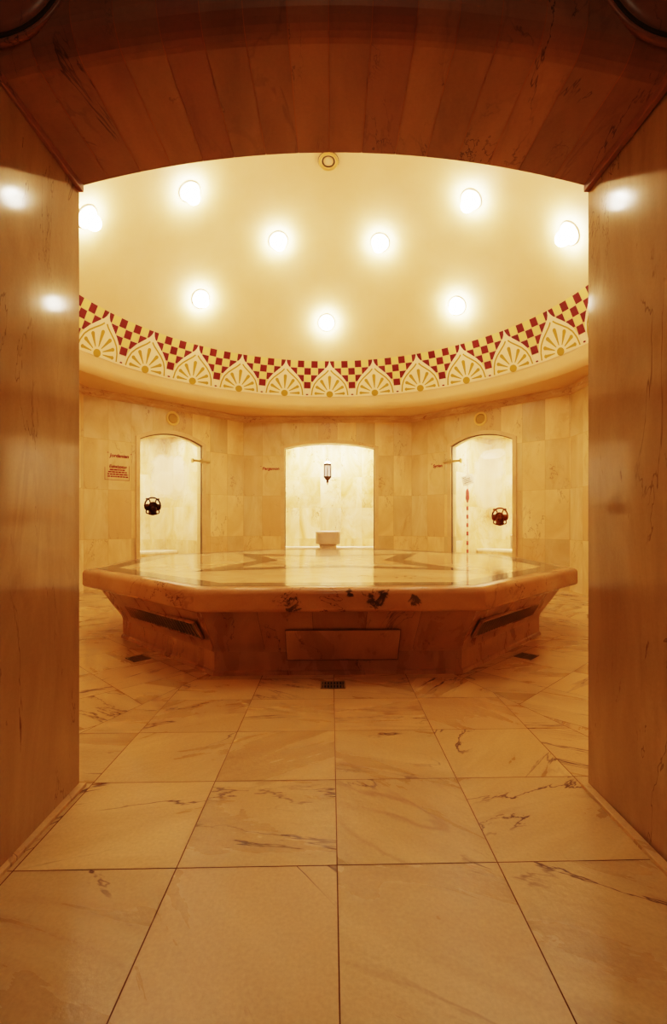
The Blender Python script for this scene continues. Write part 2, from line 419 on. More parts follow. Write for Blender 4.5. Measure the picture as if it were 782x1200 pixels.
# cornice: one moulding run along the wall tops
def cornice():
    mb = MB(); ring = [L3, L2, BL, BR, R2, R3, FR, FL]
    prof = [(0.0, 2.795), (.012, 2.80), (.014, 2.825), (.028, 2.835), (.034, 2.86), (.055, 2.872), (.058, 2.905), (0.0, 2.905)]
    cen = Vector((-.05, 5.3, 0)); n = len(ring); rows = []
    for i in range(n):
        p, a, b = ring[i], ring[i-1], ring[(i+1) % n]
        d1 = (p-a).normalized(); d2 = (b-p).normalized()
        n1 = Vector((d1.y, -d1.x, 0)); n2 = Vector((d2.y, -d2.x, 0)); m = (n1+n2).normalized(); m /= m.dot(n1)
        rows.append([p + m*q[0] + Vector((0,0,q[1])) for q in prof])
    rows.append(rows[0])
    for i in range(n):
        for j in range(len(prof)-1):
            mb.face([rows[i][j], rows[i+1][j], rows[i+1][j+1], rows[i][j+1]])
    o = mb.build('trim_1', m_cornice); tag(o, 'brown veined marble cornice running along the wall tops under the dome', kind='structure')
cornice()

# ------------------------------------------------------------------ dome with painted frieze
RS, Z0 = 3.364, 2.033
def sph(r): return Z0 + math.sqrt(max(0, RS*RS - r*r))
def dome_pt(theta, z, lift=0.0):
    r = math.sqrt(max(0, RS*RS - (z-Z0)**2)); k = (RS-lift)/RS
    return Vector((XC + r*k*math.sin(theta), YC + r*k*math.cos(theta), Z0 + (z-Z0)*k))
def build_dome():
    mb = MB(); N = 128; rows = []
    for ro in (4.6, 3.262): rows.append([(XC+ro*math.sin(2*PI*j/N), YC+ro*math.cos(2*PI*j/N), 2.90) for j in range(N)])
    mb.grid(rows, 0, True, False); rows = [rows[-1]]
    rows.append([dome_pt(2*PI*j/N, 2.906) for j in range(N)])
    a0 = math.asin((2.906-Z0)/RS)
    for i in range(1, 40):
        a = a0 + (PI/2-a0)*i/39.2
        rows.append([dome_pt(2*PI*j/N, Z0+RS*math.sin(a)) for j in range(N)])
    mb.grid(rows, 0, True, True)
    mb.face(rows[-1], 0, smooth=True)
    o = mb.build('ceiling', m_plaster, recalc=False)
    tag(o, 'smooth cream plaster dome over the hall with a painted frieze round its rim', kind='structure')
    return o
DOME = build_dome()

def frieze():
    mb = MB(); N = 26; P = 2*PI/N; W = 377.0
    vz = lambda v: 3.149 + (458-v)/295.0*(3.658-3.149)          # v runs down from the checker top (163) to the baseline (458)
    OG = [(0,157),(6,178),(12,195),(24,213),(40,228),(75,260),(110,294),(138,332),(155,375),(163,410),(165,458)]
    def og_at(u):
        for (a, va), (b, vb) in zip(OG, OG[1:]):
            if a <= u <= b: return va + (vb-va)*(u-a)/max(b-a, 1e-6)
        return 458
    for c in range(N):
        th0 = c*P + .009
        pt = lambda u, v, l: dome_pt(th0 + u/W*P, vz(v), l)
        def patch(u0, u1, v0, v1, l, m, n=2):
            for i in range(n):
                a, b = u0+(u1-u0)*i/n, u0+(u1-u0)*(i+1)/n
                mb.face([pt(a,v1,l), pt(b,v1,l), pt(b,v0,l), pt(a,v0,l)], m)
        # checker squares centred on the valley (u = W/2)
        q = 58.5
        for row in range(4):
            for k in range(-3, 4):
                red = (row + k) % 2 == 1
                uc = W/2 + k*q
                patch(uc-q/2+(2 if red else 0), uc+q/2-(2 if red else 0), 163+row*59+(2 if red else 0), 163+row*59+57, .002 if red else .001, 0 if red else 1)
        # medallion ground, in columns
        us = sorted(set([x for u, _ in OG for x in (u, -u)] + [i*12.0 for i in range(-13, 14)] + [-165, 165]))
        for a, b in zip(us, us[1:]):
            ta, tb = og_at(abs(a)), og_at(abs(b)); n = 5
            for i in range(n):
                f0, f1 = i/n, (i+1)/n
                mb.face([pt(a, 470+(ta-470)*f0, .004), pt(b, 470+(tb-470)*f0, .004), pt(b, 470+(tb-470)*f1, .004), pt(a, 470+(ta-470)*f1, .004)], 2)
        patch(165, W-165, 400, 470, .003, 2, 3)
        # small red drop in the valley
        for s in (0,):
            pts = [pt(W/2 + 11*math.cos(2*PI*i/10), 452 + 6*math.sin(2*PI*i/10), .006) for i in range(10)]; mb.face(pts, 0)
        # gold ogee line
        GL = [(10,240),(20,252),(32,264),(65,291),(100,322),(128,358),(145,405),(152,458)]
        for s in (1, -1):
            for (a, va), (b, vb) in zip(GL, GL[1:]):
                L = math.hypot(b-a, vb-va); nx, nv = -(vb-va)/L*5.2, (b-a)/L*5.2
                mb.face([pt(s*(a+nx), va+nv, .0055), pt(s*(b+nx), vb+nv, .0055), pt(s*(b-nx), vb-nv, .0055), pt(s*(a-nx), va-nv, .0055)], 3)
        # rosette
        mb.face([pt(28*math.cos(2*PI*i/20), 447+28*math.sin(2*PI*i/20), .006) for i in range(20)], 3)
        for ang, L in ((0,162),(31,146),(60,136),(87,128),(-31,146),(-60,136),(-87,128)):
            a = math.radians(ang); du, dv = math.sin(a), -math.cos(a); pu, pv = math.cos(a), math.sin(a)
            out = []
            for (r, w) in ((44,3),(80,6.5),(110,10),(L-14,13.5)): out.append((r, w))
            ring = [(r, w) for r, w in out] + [((L-14)+14*math.sin(PI/2*i/4), 13.5*math.cos(PI/2*i/4)) for i in range(1, 4)]
            poly = [(r, -w) for r, w in ring] + [(L, 0)] + [(r, w) for r, w in ring[::-1]]
            mb.face([pt(du*r + pu*w, 447 + dv*r + pv*w, .0055) for r, w in poly], 3)
    o = mb.build('painted_frieze', [m_red, m_yellow, m_medal, m_gold], DOME, weld=False)
    o['label'] = 'painted band of gold palmettes in pointed arches under a red checkerboard'
frieze()

# ------------------------------------------------------------------ lamps in the dome
LAMP0 = None
lamp_labels = []
def lamp_matrix(p):
    n = (Vector((XC, YC, Z0)) - p).normalized()
    x = Vector((0,0,1)).cross(n).normalized(); y = n.cross(x)
    return Matrix(((x.x,y.x,n.x,p.x),(x.y,y.y,n.y,p.y),(x.z,y.z,n.z,p.z),(0,0,0,1)))
def make_lamp():
    r = empty('ceiling_lamp')
    mb = MB(); mb.lathe([(.125,-.03),(.135,.004),(.130,.014),(.118,.020),(.106,.018),(.070,.022),(.058,.030),(.050,-.03)], 40); mb.build('bezel', m_lampring, r)
    mb = MB(); mb.lathe([(.084*math.cos(a), .092+.084*math.sin(a)) for a in [PI*(-.30+.79*i/14) for i in range(15)]], 32); mb.m = [1 if sum(mb.v[j][2] for j in f)/len(f) < .085 else 0 for f in mb.f]; mb.build('diffuser', [m_bulb, m_halo_boost], r)
    return r
def ring_pt(r, deg):
    a = math.radians(deg); return Vector((XC + r*math.sin(a), YC + r*math.cos(a), sph(r)))
LAMPS = [((-2.59,5.17), 'round dome lamp half cut off by the left passage wall'),
         ((-1.67,5.76), 'large round dome lamp high on the left under the passage vault'),
         ((-.73,6.74), 'round dome lamp left of the middle in the upper row'),
         ((.68,6.75), 'round dome lamp right of the middle in the upper row, smallest glow'),
         ((1.67,5.80), 'large round dome lamp high on the right under the passage vault'),
         ((2.58,5.27), 'round dome lamp beside the right passage wall'),
         ((-1.86,6.95), 'low round dome lamp on the left above the frieze'),
         ((1.81,6.99), 'low round dome lamp on the right above the frieze'),
         ((-.07,7.71), 'lowest round dome lamp, centred straight above the frieze')]
HID = [(2.6, 135), (2.6, 180), (2.6, 225), (1.8, 112.5), (1.8, 157.5), (1.8, 202.5), (1.8, 247.5)]
def place_lamps():
    proto = make_lamp(); first = True
    spots = [(Vector((x, y, sph(math.hypot(x-XC, y-YC)))), lb) for (x, y), lb in LAMPS]
    spots += [(ring_pt(r, a), 'round dome lamp hidden in the near half of the dome behind the vault') for r, a in HID]
    for p, lb in spots:
        if first: o = proto; first = False
        else:
            o = proto.copy(); COL.objects.link(o)
            for ch in proto.children:
                c = ch.copy(); COL.objects.link(c); c.parent = o
        o.matrix_world = lamp_matrix(p)
        tag(o, lb, 'lamp', 'round lamps set in the dome')
place_lamps()
# round vent near the crown
p = Vector((XC+.02, 5.83, sph(.73)))
v = empty('ceiling_vent', lamp_matrix(p)); tag(v, 'small round ring vent at the crown of the dome touching the vault edge', 'vent')
mb = MB(); mb.lathe([(.118,-.01),(.120,.02),(.112,.028),(.092,.028),(.086,.018),(.078,.006),(.072,-.01)], 40); mb.build('outer_ring', principled('vent_brass', S(206,164,96), .35, .4), v)
mb = MB(); mb.lathe([(.126,-.008),(.126,.008),(.118,.008)], 40); mb.build('shadow_ring', m_dark, v)
mb = MB(); mb.lathe([(.062,-.012),(.062,.006),(.055,.012),(.003,.014)], 32); mb.build('disc', m_plaster, v)

# ------------------------------------------------------------------ passage: jambs, vault with rounded near edge, strips
def arc_z(x, s=0.0):
    w = (XR-XL)/2; cx = (XL+XR)/2; h = .129; R = (w*w+h*h)/(2*h)
    return 2.402 - R + math.sqrt(max(0, R*R-(x-cx)**2)) + s
def jamb(xf, xn, xo):
    mb = MB(); a = [(xf, Y1), (xn, Y0), (xo, Y0), (xo, Y1)]
    for p, q in zip(a, a[1:]+a[:1]): mb.face([(p[0],p[1],0),(q[0],q[1],0),(q[0],q[1],2.30),(p[0],p[1],2.30)])
    mb.face([(x,y,2.30) for x,y in a]); mb.face([(x,y,0) for x,y in a]); return mb
KL, KR = .011, .010
mb = jamb(XL, XL+KL, -1.75); o = bevel(mb.build('wall_passage_left', m_jamb), .006); tag(o, 'polished brown marble jamb on the left of the passage', kind='structure')
mb = jamb(XR, XR+KR, 1.75); o = bevel(mb.build('wall_passage_right', m_jamb), .006); tag(o, 'polished brown marble jamb on the right of the passage', kind='structure')
def vault():
    mb = MB(); rnd = random.Random(11)
    jx = [XL-.003] + [(x-388)/572*1.857 for x in (129,166,202,239,275,312,350,386,424,463,499,535,572,607,649)] + [XR+.003]
    yn, r = 1.345, .085
    def prof(x):
        z = arc_z(x); P = [(Y1, z+.06), (Y1, z+.006), (Y1-.006, z)]
        P += [(Y1-.1, z), (1.6, z), (yn+r, z)]
        P += [(yn + r - r*math.sin(a), z + r - r*math.cos(a)) for a in [PI/2*i/8 for i in range(1, 9)]]
        P += [(yn, 2.62), (yn, 3.05)]
        return P
    g = .0012
    for i in range(len(jx)-1):
        xs = [jx[i]+g + (jx[i+1]-jx[i]-2*g)*k/3 for k in range(4)]
        mb.grid([[(x, y, z) for y, z in prof(x)] for x in xs], 0, False, False, rnd.random())
    xs = [XL-.01 + (XR-XL+.02)*k/48 for k in range(49)]
    mb.grid([[(x, y + (.003 if y < 1.5 else -.003), z+.003) for y, z in prof(x)] for x in xs], 1)
    # outer parts of the near face
    for x0, x1 in ((-1.75, XL-.003), (XR+.003, 1.75)):
        mb.grid([[(x, yn, z) for z in (2.25, 2.6, 3.05)] for x in (x0, x1)], 0, False, False, .4)
    o = mb.build('ceiling_passage', [m_vault, m_gap])
    tag(o, 'low segmental vault of reddish brown marble strips over the passage', kind='structure')
vault()
# springing strips and floor strips
for n, (x0, x1, z0, z1, lb) in enumerate(((XL-.002, XL+.018, 2.252, 2.285, 'thin dark marble strip where the vault meets the left jamb'), (XR-.018, XR+.002, 2.252, 2.285, 'thin dark marble strip where the vault meets the right jamb'),
                              (XL, XL+.028, -.002, .012, 'narrow marble strip on the floor along the left jamb'), (XR-.030, XR, -.002, .014, 'narrow marble strip on the floor along the right jamb'))):
    mb = MB(); mb.box(x0, Y0, z0, x1, Y1-.004, z1); o = bevel(mb.build('trim_%d' % (n+2), m_vault if n < 2 else m_floor), .003); tag(o, lb, kind='structure')
# hall-side wall above the vault
mb = MB(); xs = [-1.75 + 3.5*k/40 for k in range(41)]
for a, b in zip(xs, xs[1:]):
    za = max(arc_z(a), 0) if XL < a < XR else 2.25; zb = arc_z(b) if XL < b < XR else 2.25
    mb.face([(a, Y1-.012, za+.05), (b, Y1-.012, zb+.05), (b, Y1-.012, 3.1), (a, Y1-.012, 3.1)])
tag(mb.build('wall_front', m_wall), 'marble wall over the passage opening on the hall side', kind='structure')
# round stone bosses in the top corners
for sx, lb in ((-1, 'dark round stone boss in the top left corner above the passage'), (1, 'dark round stone boss in the top right corner above the passage')):
    M = Matrix.Translation((-.955 if sx < 0 else .975, 1.345, 2.562)) @ Matrix.Rotation(PI/2, 4, 'X')
    r = empty('corner_boss', M); tag(r, lb, 'boss', 'round stone bosses above the passage')
    mb = MB(); mb.lathe([(.250,-.01),(.249,.003),(.240,.006),(.234,.001),(.230,-.006),(.229,-.012)], 64); mb.build('rim', m_vault, r)
    mb = MB(); mb.lathe([(.219,-.012),(.214,.002),(.19,.008),(.14,.016),(.08,.02),(.004,.022)], 64); mb.build('centre_disc', m_vault, r)
    mb = MB(); mb.lathe([(.232,-.012),(.232,.0008),(.219,.0008),(.218,-.012)], 64); mb.build('groove', m_gapdark, r)

# vestibule behind the camera
mb = MB()
mb.face([(-1.75,-2.3,0),(-1.75,1.345,0),(-1.75,1.345,3.05),(-1.75,-2.3,3.05)]); tag(mb.build('wall_vestibule_left', m_jamb), 'brown marble wall of the vestibule on the left', kind='structure')
mb = MB(); mb.face([(1.75,-2.3,0),(1.75,1.345,0),(1.75,1.345,3.05),(1.75,-2.3,3.05)]); tag(mb.build('wall_vestibule_right', m_jamb), 'brown marble wall of the vestibule on the right', kind='structure')
mb = MB(); mb.face([(-1.75,-2.3,0),(1.75,-2.3,0),(1.75,-2.3,3.05),(-1.75,-2.3,3.05)]); tag(mb.build('wall_vestibule_back', m_jamb), 'brown marble wall of the vestibule behind the viewer', kind='structure')
mb = MB(); mb.face([(-1.75,-2.3,3.05),(1.75,-2.3,3.05),(1.75,1.36,3.05),(-1.75,1.36,3.05)]); tag(mb.build('ceiling_vestibule', m_jamb), 'dark ceiling of the vestibule', kind='structure')

# ------------------------------------------------------------------ heated platform
PLAT = empty('marble_platform', Matrix.Translation(TC) @ Matrix.Rotation(.028, 4, 'Z'))
tag(PLAT, 'large octagonal heated marble platform with dark star inlay standing in the middle of the hall', 'platform')
AP = 2.175; ZT, ZB = .5956, .443
def octa(ap, k): a = -PI/2 - PI/8 + k*PI/4; R = ap/math.cos(PI/8); return Vector((R*math.cos(a), R*math.sin(a), 0))
def platform():
    rnd = random.Random(5)
    # eight bull-nosed edge stones
    prof = [(-.26, ZB), (-.03, ZB)] + [(-.03+.03*math.sin(a), ZB+.03-.03*math.cos(a)) for a in [PI/2*i/5 for i in range(1, 6)]]
    prof += [(0-.042+.042*math.cos(a), ZT-.042+.042*math.sin(a)) for a in [PI/2*i/6 for i in range(0, 7)]] + [(-.30, ZT), ]
    for k in range(8):
        mb = MB(); rows = []
        for t in (0, .004, .996, 1.0):
            row = []
            for dx, z in prof:
                s = -.004 if t in (0, 1.0) else 0
                a, b = octa(AP+dx+s, k), octa(AP+dx+s, k+1); q = a.lerp(b, t if t in (0,1.0) else t); row.append(Vector((q.x, q.y, z)))
            rows.append(row)
        mb.grid(rows, 0, False, True, rnd.random())
        mb.build('edge_stone', m_slabedge, PLAT)
    # top plate: eight fields
    mb = MB()
    for k in range(8):
        mb.face([(0,0,ZT+.0006), tuple(octa(AP-.10, k)+Vector((0,0,ZT+.0006))), tuple(octa(AP-.10, k+1)+Vector((0,0,ZT+.0006)))], 0, rnd.random())
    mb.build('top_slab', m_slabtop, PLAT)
    # inlays
    mb = MB(); z = Vector((0,0,ZT+.0014))
    for k in range(8):
        mb.face([octa(AP-.10,k)+z, octa(AP-.10,k+1)+z, octa(AP-.265,k+1)+z, octa(AP-.265,k)+z])
    o = mb.build('border_inlay', m_inlay, PLAT, recalc=False); o['label'] = 'dark olive stone band inlaid along the edge'
    mb = MB(); out, inn = [], []
    for k in range(8):
        a = -PI/4*3 + k*PI/4; tip = k % 2 == 0
        R = 1.66 if tip else .78; r = 1.20 if tip else .56
        out.append(Vector((R*math.cos(a), R*math.sin(a), ZT+.0014))); inn.append(Vector((r*math.cos(a), r*math.sin(a), ZT+.0014)))
    for k in range(8):
        j = (k+1) % 8; mb.face([out[k], out[j], inn[j], inn[k]])
    o = mb.build('star_inlay', m_inlay, PLAT, recalc=False); o['label'] = 'dark olive outline of a four-pointed star'
    # sloped sides and plinth
    lo = [Vector(p) for p in ((-.815,-1.966,0),(.815,-1.966,0),(1.834,-.88,0),(1.834,.88,0),(.815,1.966,0),(-.815,1.966,0),(-1.834,.88,0),(-1.834,-.88,0))]
    hi = [Vector(p) for p in ((-.88,-2.085,0),(.88,-2.085,0),(2.02,-.94,0),(2.02,.94,0),(.88,2.085,0),(-.88,2.085,0),(-2.02,.94,0),(-2.02,-.94,0))]
    Z = lambda v, z: Vector((v.x, v.y, z))
    for k in range(8):
        j = (k+1) % 8; mb = MB()
        n = 5
        for i in range(n):
            f0, f1 = i/n + .0005, (i+1)/n - .0005
            rows = []
            for f in (f0, f1):
                col = []
                for t, z in ((0,.150),(.015,.165),(.05,.185),(.15,.215),(.5,.31),(1,.452)):
                    a = lo[k].lerp(hi[k], t); b = lo[j].lerp(hi[j], t); q = a.lerp(b, f); col.append(Z(q, z))
                rows.append(col)
            mb.grid(rows, 0, False, True, rnd.random())
        A = [Z(lo[k]*.975,.15), Z(lo[j]*.975,.15), Z(hi[j]*.975,.452), Z(hi[k]*.975,.452)]
        mb.face(A, 1)
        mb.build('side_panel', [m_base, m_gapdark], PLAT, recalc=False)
        mb = MB()
        P = [Z(lo[k],.152), Z(lo[j],.152), Z(lo[j],.03), Z(lo[k],.03), Z(lo[k]*1.006,.022), Z(lo[j]*1.006,.022), Z(lo[j]*1.008,0), Z(lo[k]*1.008,0)]
        rr = rnd.random()
        mb.face([P[0],P[1],P[2],P[3]][::-1], 0, rr); mb.face([P[3],P[2],P[5],P[4]][::-1], 0, rr); mb.face([P[4],P[5],P[6],P[7]][::-1], 0, rr)
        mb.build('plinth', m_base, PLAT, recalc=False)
    # access panel on the front face
    mb = MB()
    y0, y1 = -1.985, -2.045; xs = (-.362, .372)
    sl = lambda z: -1.966 - (z-.15)/(.452-.15)*.119
    pts = [(-.340, -1.984, .10), (.385, -1.984, .10), (.395, -2.044, .305), (-.348, -2.044, .305)]
    back = [(x, y+.03, z) for x, y, z in pts]
    mb.face(pts, 0, .35); mb.face(back[::-1], 0, .35)
    for i in range(4):
        j = (i+1) % 4; mb.face([pts[i], back[i], back[j], pts[j]], 0, .35)
    o = bevel(mb.build('access_panel', m_base, PLAT), .003); o['label'] = 'flush rectangular access panel in the front face'
    mb = MB(); q = [(x+(-.0025 if x < 0 else .0025), y+.003, z+(-.003 if z < .2 else .003)) for x, y, z in pts]
    mb.face(q); mb.build('panel_seam', m_gapdark, PLAT, recalc=False)
    # louvred vents on the two near slanting faces
    for a, b in ((7, 0), (1, 2)):
        p0, p1 = lo[a].lerp(hi[a], .40), lo[b].lerp(hi[b], .40)
        d = (p1-p0).normalized(); H_ = lambda t: lo[a].lerp(lo[b], .5).lerp(hi[a].lerp(hi[b], .5), t)
        up = (Z(H_(.5), .31) - Z(H_(.15), .215)).normalized(); nrm = d.cross(up).normalized()
        mid = p0.lerp(p1, .44 if a == 1 else .56); mid.z = .282
        mid = mid + nrm*.006
        M = Matrix(((d.x,up.x,nrm.x,mid.x),(d.y,up.y,nrm.y,mid.y),(d.z,up.z,nrm.z,mid.z),(0,0,0,1)))
        g = empty('vent_grille', M, PLAT); g['label'] = 'dark louvred vent in a slanting side'
        mb = MB(); hw, hh = .60, .068
        for x0, z0, x1, z1 in ((-hw,-hh,hw,-hh+.012),(-hw,hh-.012,hw,hh),(-hw,-hh,-hw+.012,hh),(hw-.012,-hh,hw,hh)): mb.box(x0, z0, -.01, x1, z1, .008)
        mb.build('grille_frame', m_base, g)
        mb = MB(); mb.face([(-hw,-hh,-.001),(hw,-hh,-.001),(hw,hh,-.001),(-hw,hh,-.001)]); mb.build('backing', m_black, g, recalc=False)
        mb = MB()
        for i in range(26):
            x = -hw+.03 + (2*hw-.06)*i/25; mb.box(x-.006, -hh+.010, 0, x+.006, hh-.010, .009)
        mb.build('louvres', m_louvre, g)
platform()

# floor drains
def drain(x, y, rz, lb, w=.15, d=.13):
    r = empty('floor_drain', Matrix.Translation((x, y, 0)) @ Matrix.Rotation(rz, 4, 'Z')); tag(r, lb, 'drain', 'square floor drains round the platform')
    mb = MB(); mb.face([(-w/2,-d/2,.0015),(w/2,-d/2,.0015),(w/2,d/2,.0015),(-w/2,d/2,.0015)]); mb.build('drain_hole', m_black, r, recalc=False)
    mb = MB(); t = .010
    mb.box(-w/2,-d/2,0,w/2,-d/2+t,.004); mb.box(-w/2,d/2-t,0,w/2,d/2,.004); mb.box(-w/2,-d/2,0,-w/2+t,d/2,.004); mb.box(w/2-t,-d/2,0,w/2,d/2,.004)
    mb.box(-w/2,-.006,0,w/2,.006,.004)
    for i in range(1, 8): xx = -w/2 + w*i/8; mb.box(xx-.0045,-d/2,0,xx+.0045,d/2,.004)
    mb.build('drain_grate', m_drain, r)
drain(.012, 2.995, 0, 'small dark metal floor drain in front of the platform')
drain(-1.417, 3.586, -PI/4, 'metal floor drain beside the left slanting side of the platform')
drain(1.458, 3.643, PI/4, 'metal floor drain beside the right slanting side of the platform')

# ------------------------------------------------------------------ niches, doors, alcove
def local(M, x, y, z): return M @ Vector((x, y, z))
ML, MB_, MR = frameM(L2, BL), frameM(BL, BR), frameM(BR, R2)
def niche(name, M, x0, x1, y1, zc, label, mat=None):
    mb = MB(); y0 = .16
    mb.face([(x0,y1,0),(x1,y1,0),(x1,y1,zc),(x0,y1,zc)])
    mb.face([(x0,y0,0),(x0,y1,0),(x0,y1,zc),(x0,y0,zc)]); mb.face([(x1,y1,0),(x1,y0,0),(x1,y0,zc),(x1,y1,zc)])
    mb.face([(x0,y0,zc),(x0,y1,zc),(x1,y1,zc),(x1,y0,zc)]); mb.face([(x0,y0,.004),(x1,y0,.004),(x1,y1,.004),(x0,y1,.004)])
    # return walls next to the opening
    mb.face([(x0,y0+.004,2.0),(x1,y0+.004,2.0),(x1,y0+.004,2.001),(x0,y0+.004,2.001)])
    o = mb.build(name, mat or m_niche, M=M, recalc=False)
    return tag(o, label, kind='structure')
niche('wall_steam_room_left', ML, DC_L-.95, DC_L+.75, 1.75, 2.62, 'pale marble steam room behind the left glass door')
niche('wall_steam_room_right', MR, DC_R-.75, DC_R+.95, 1.75, 2.62, 'pale marble steam room behind the right glass door')
niche('wall_alcove', MB_, AX0-.16, AX1+.16, 1.05, 2.62, 'pale marble alcove behind the open arch')

def frame_ring(mb, x0, x1, zs, za, w, y0, y1):
    inn = [(x0,0)] + arch_pts(x0, x1, zs, za) + [(x1,0)]
    out = [(x0-w,0)] + arch_pts(x0-w, x1+w, zs+.03, za+w) + [(x1+w,0)]
    n = len(inn)
    for i in range(n-1):
        a, b, c, d = inn[i], inn[i+1], out[i+1], out[i]
        mb.face([(a[0],y0,a[1]),(b[0],y0,b[1]),(c[0],y0,c[1]),(d[0],y0,d[1])])
        mb.face([(d[0],y0,d[1]),(c[0],y0,c[1]),(c[0],y1,c[1]),(d[0],y1,d[1])])
        mb.face([(a[0],y1,a[1]),(b[0],y1,b[1]),(b[0],y0,b[1]),(a[0],y0,a[1])])
def handle(parent, M, mat):
    h = empty('door_handle', M, parent); h['label'] = 'ornate dark bronze ring handle'
    # local: x across the door, y towards the hall (negative), z up
    mb = MB(); R = .125
    mb.tube([(R*math.cos(a), -.03, .012+R*math.sin(a)) for a in [PI*(-.06+1.12*i/24) for i in range(25)]], .012)
    for s in (-1, 1): mb.tube([(s*(.088-.05*math.cos(a)), -.032, .035+.085*math.sin(a)) for a in [PI*(.02+.62*i/12) for i in range(13)]], .010)
    mb.build('ring', mat, h)
    mb = MB()
    mb.blob((0,-.03,.005), .070, .035, .066); mb.blob((0,-.045,-.045), .062, .034, .056); mb.blob((0,-.03,-.100), .066, .024, .040)
    for s in (-1, 1):
        mb.blob((s*.085,-.03,-.012), .052, .026, .052); mb.blob((s*.127,-.03,.012), .014, .014, .014); mb.blob((s*.05,-.035,-.115), .018, .016, .016)
    for i in range(9):
        a = PI*i/8; mb.blob((.058*math.cos(a), -.05, .01+.05*math.sin(a)), .016, .016, .016, 8, 5)
    mb.blob((0,-.078,-.03), .016, .018, .026)
    mb.build('mask', mat, h)
    mb = MB()
    for s in (-1, 1): mb.tube([(s*(.080+.026*math.cos(a)), -.03, -.082+.030*math.sin(a)) for a in [2*PI*i/14 for i in range(14)]], .009, closed=True)
    mb.build('scroll', mat, h)
def door(name, M, cx, hx, hz, hinge_x, mat_glass, hmat, label):
    r = empty(name, M @ Matrix.Translation((cx, 0, 0))); tag(r, label, 'door', 'arched glass steam room doors', 'structure')
    mb = MB(); frame_ring(mb, -DOOR_W, DOOR_W, DOOR_S, DOOR_A, .062, -.022, .10); mb.build('door_frame', m_frame, r)
    mb = MB(); frame_ring(mb, -DOOR_W+.012, DOOR_W-.012, DOOR_S-.008, DOOR_A-.012, .012, .012, .03); mb.build('seal', m_dark, r)
    mb = MB(); arc = arch_pts(-DOOR_W+.012, DOOR_W-.012, DOOR_S-.008, DOOR_A-.012)
    pl = [(-DOOR_W+.012, .015)] + arc + [(DOOR_W-.012, .015)]
    for (a, b) in zip(arc, arc[1:]): mb.face([(a[0],.02,.015),(b[0],.02,.015),(b[0],.02,b[1]),(a[0],.02,a[1])])
    mb.build('glass_panel', mat_glass, r, recalc=False)
    handle(r, Matrix.Translation((hx, .012, hz)), hmat)
    s = 1 if hinge_x > 0 else -1
    mb = MB(); mb.box(hinge_x-.16, -.004 - .022, 2.005, hinge_x+.16, -.004, 2.04); mb.box(hinge_x-.02*1-.012, -.035, 1.985, hinge_x+.012, -.022, 2.06); mb.box(hinge_x-s*.165-.008,-.03,1.985,hinge_x-s*.165+.008,.03,2.06)
    bevel(mb.build('hinge_arm', m_steel, r), .003)
    return r
g1 = glassmat('glass_left', [(-.02, 1.72, .34, .36, .34), (.12, 1.80, .10, .30, .2), (-.12, 1.62, .16, .2, .14)], .12)
g2 = glassmat('glass_right', [(.12, 1.66, .27, .46, .26), (.20, 2.08, .22, .08, .25)], .13)
door('door_1', ML, DC_L, -.335, 1.245, .52, g1, m_bronze, 'arched glass door with a wiped pale steam patch beside the red care notice')
door('door_2', MR, DC_R, .335, 1.084, -.52, g2, m_bronze2, 'arched glass door on the right with a red cord seen behind the glass')
# alcove frame
mb = MB(); frame_ring(mb, AX0, AX1, AS, AA, .07, -.02, .16); o = mb.build('trim_6', m_frame, M=MB_); tag(o, 'pale marble frame round the open alcove arch', kind='structure')

# benches
def bench(M, x0, x1, y0, y1, zt, lb):
    r = empty('stone_bench', M @ Matrix.Translation(((x0+x1)/2, y0, 0))); tag(r, lb, 'bench', 'pale stone benches in the niches'); w = (x1-x0)/2
    mb = MB(); mb.box(-w, -.02, zt-.05, w, y1-y0, zt); bevel(mb.build('seat_slab', m_bench, r), .012)
    mb = MB(); mb.box(-w, .02, .005, w, y1-y0, zt-.05); mb.build('bench_base', m_niche, r)
bench(ML, DC_L-.94, DC_L+.74, 1.25, 1.74, .47, 'white stone bench behind the left glass door')
bench(MR, DC_R-.74, DC_R+.94, 1.25, 1.74, .50, 'white stone bench behind the right glass door')
bench(MB_, AX0-.15, AX1+.15, .72, 1.04, .52, 'white stone ledge along the back of the open alcove')
def basin(M, x, y, zt, lb, r0=.235, pw=.165):
    r = empty('wash_basin', M @ Matrix.Translation((x, y, 0))); tag(r, lb, 'basin', 'stone wash basins in the niches')
    h = .24
    mb = MB(); mb.lathe([(.02, zt-h+.07), (r0*.6, zt-h+.08), (r0*.82, zt-.06), (r0*.86, zt-.004), (r0*.93, zt), (r0, zt-.01), (r0, zt-.035), (r0*.985, zt-.045), (r0*.985, zt-h+.02), (r0*.93, zt-h), (.02, zt-h)][::-1], 48, power=3.5)
    mb.build('bowl', m_basin, r)
    mb = MB(); mb.lathe([(pw*1.1, .005), (pw*1.1, .06), (pw, .08), (pw*.96, zt-h-.04), (pw*1.05, zt-h)], 40, power=3.5); mb.build('pedestal', m_basin, r)
basin(MB_, -.05-BL.x-.005, .40, .835, 'grey stone wash basin on a pedestal in the open alcove')
basin(ML, DC_L-.60, .62, .84, 'stone wash basin partly seen behind the left glass door')
basin(MR, DC_R+.46, .70, .80, 'stone wash basin seen behind the right glass door under its handle')

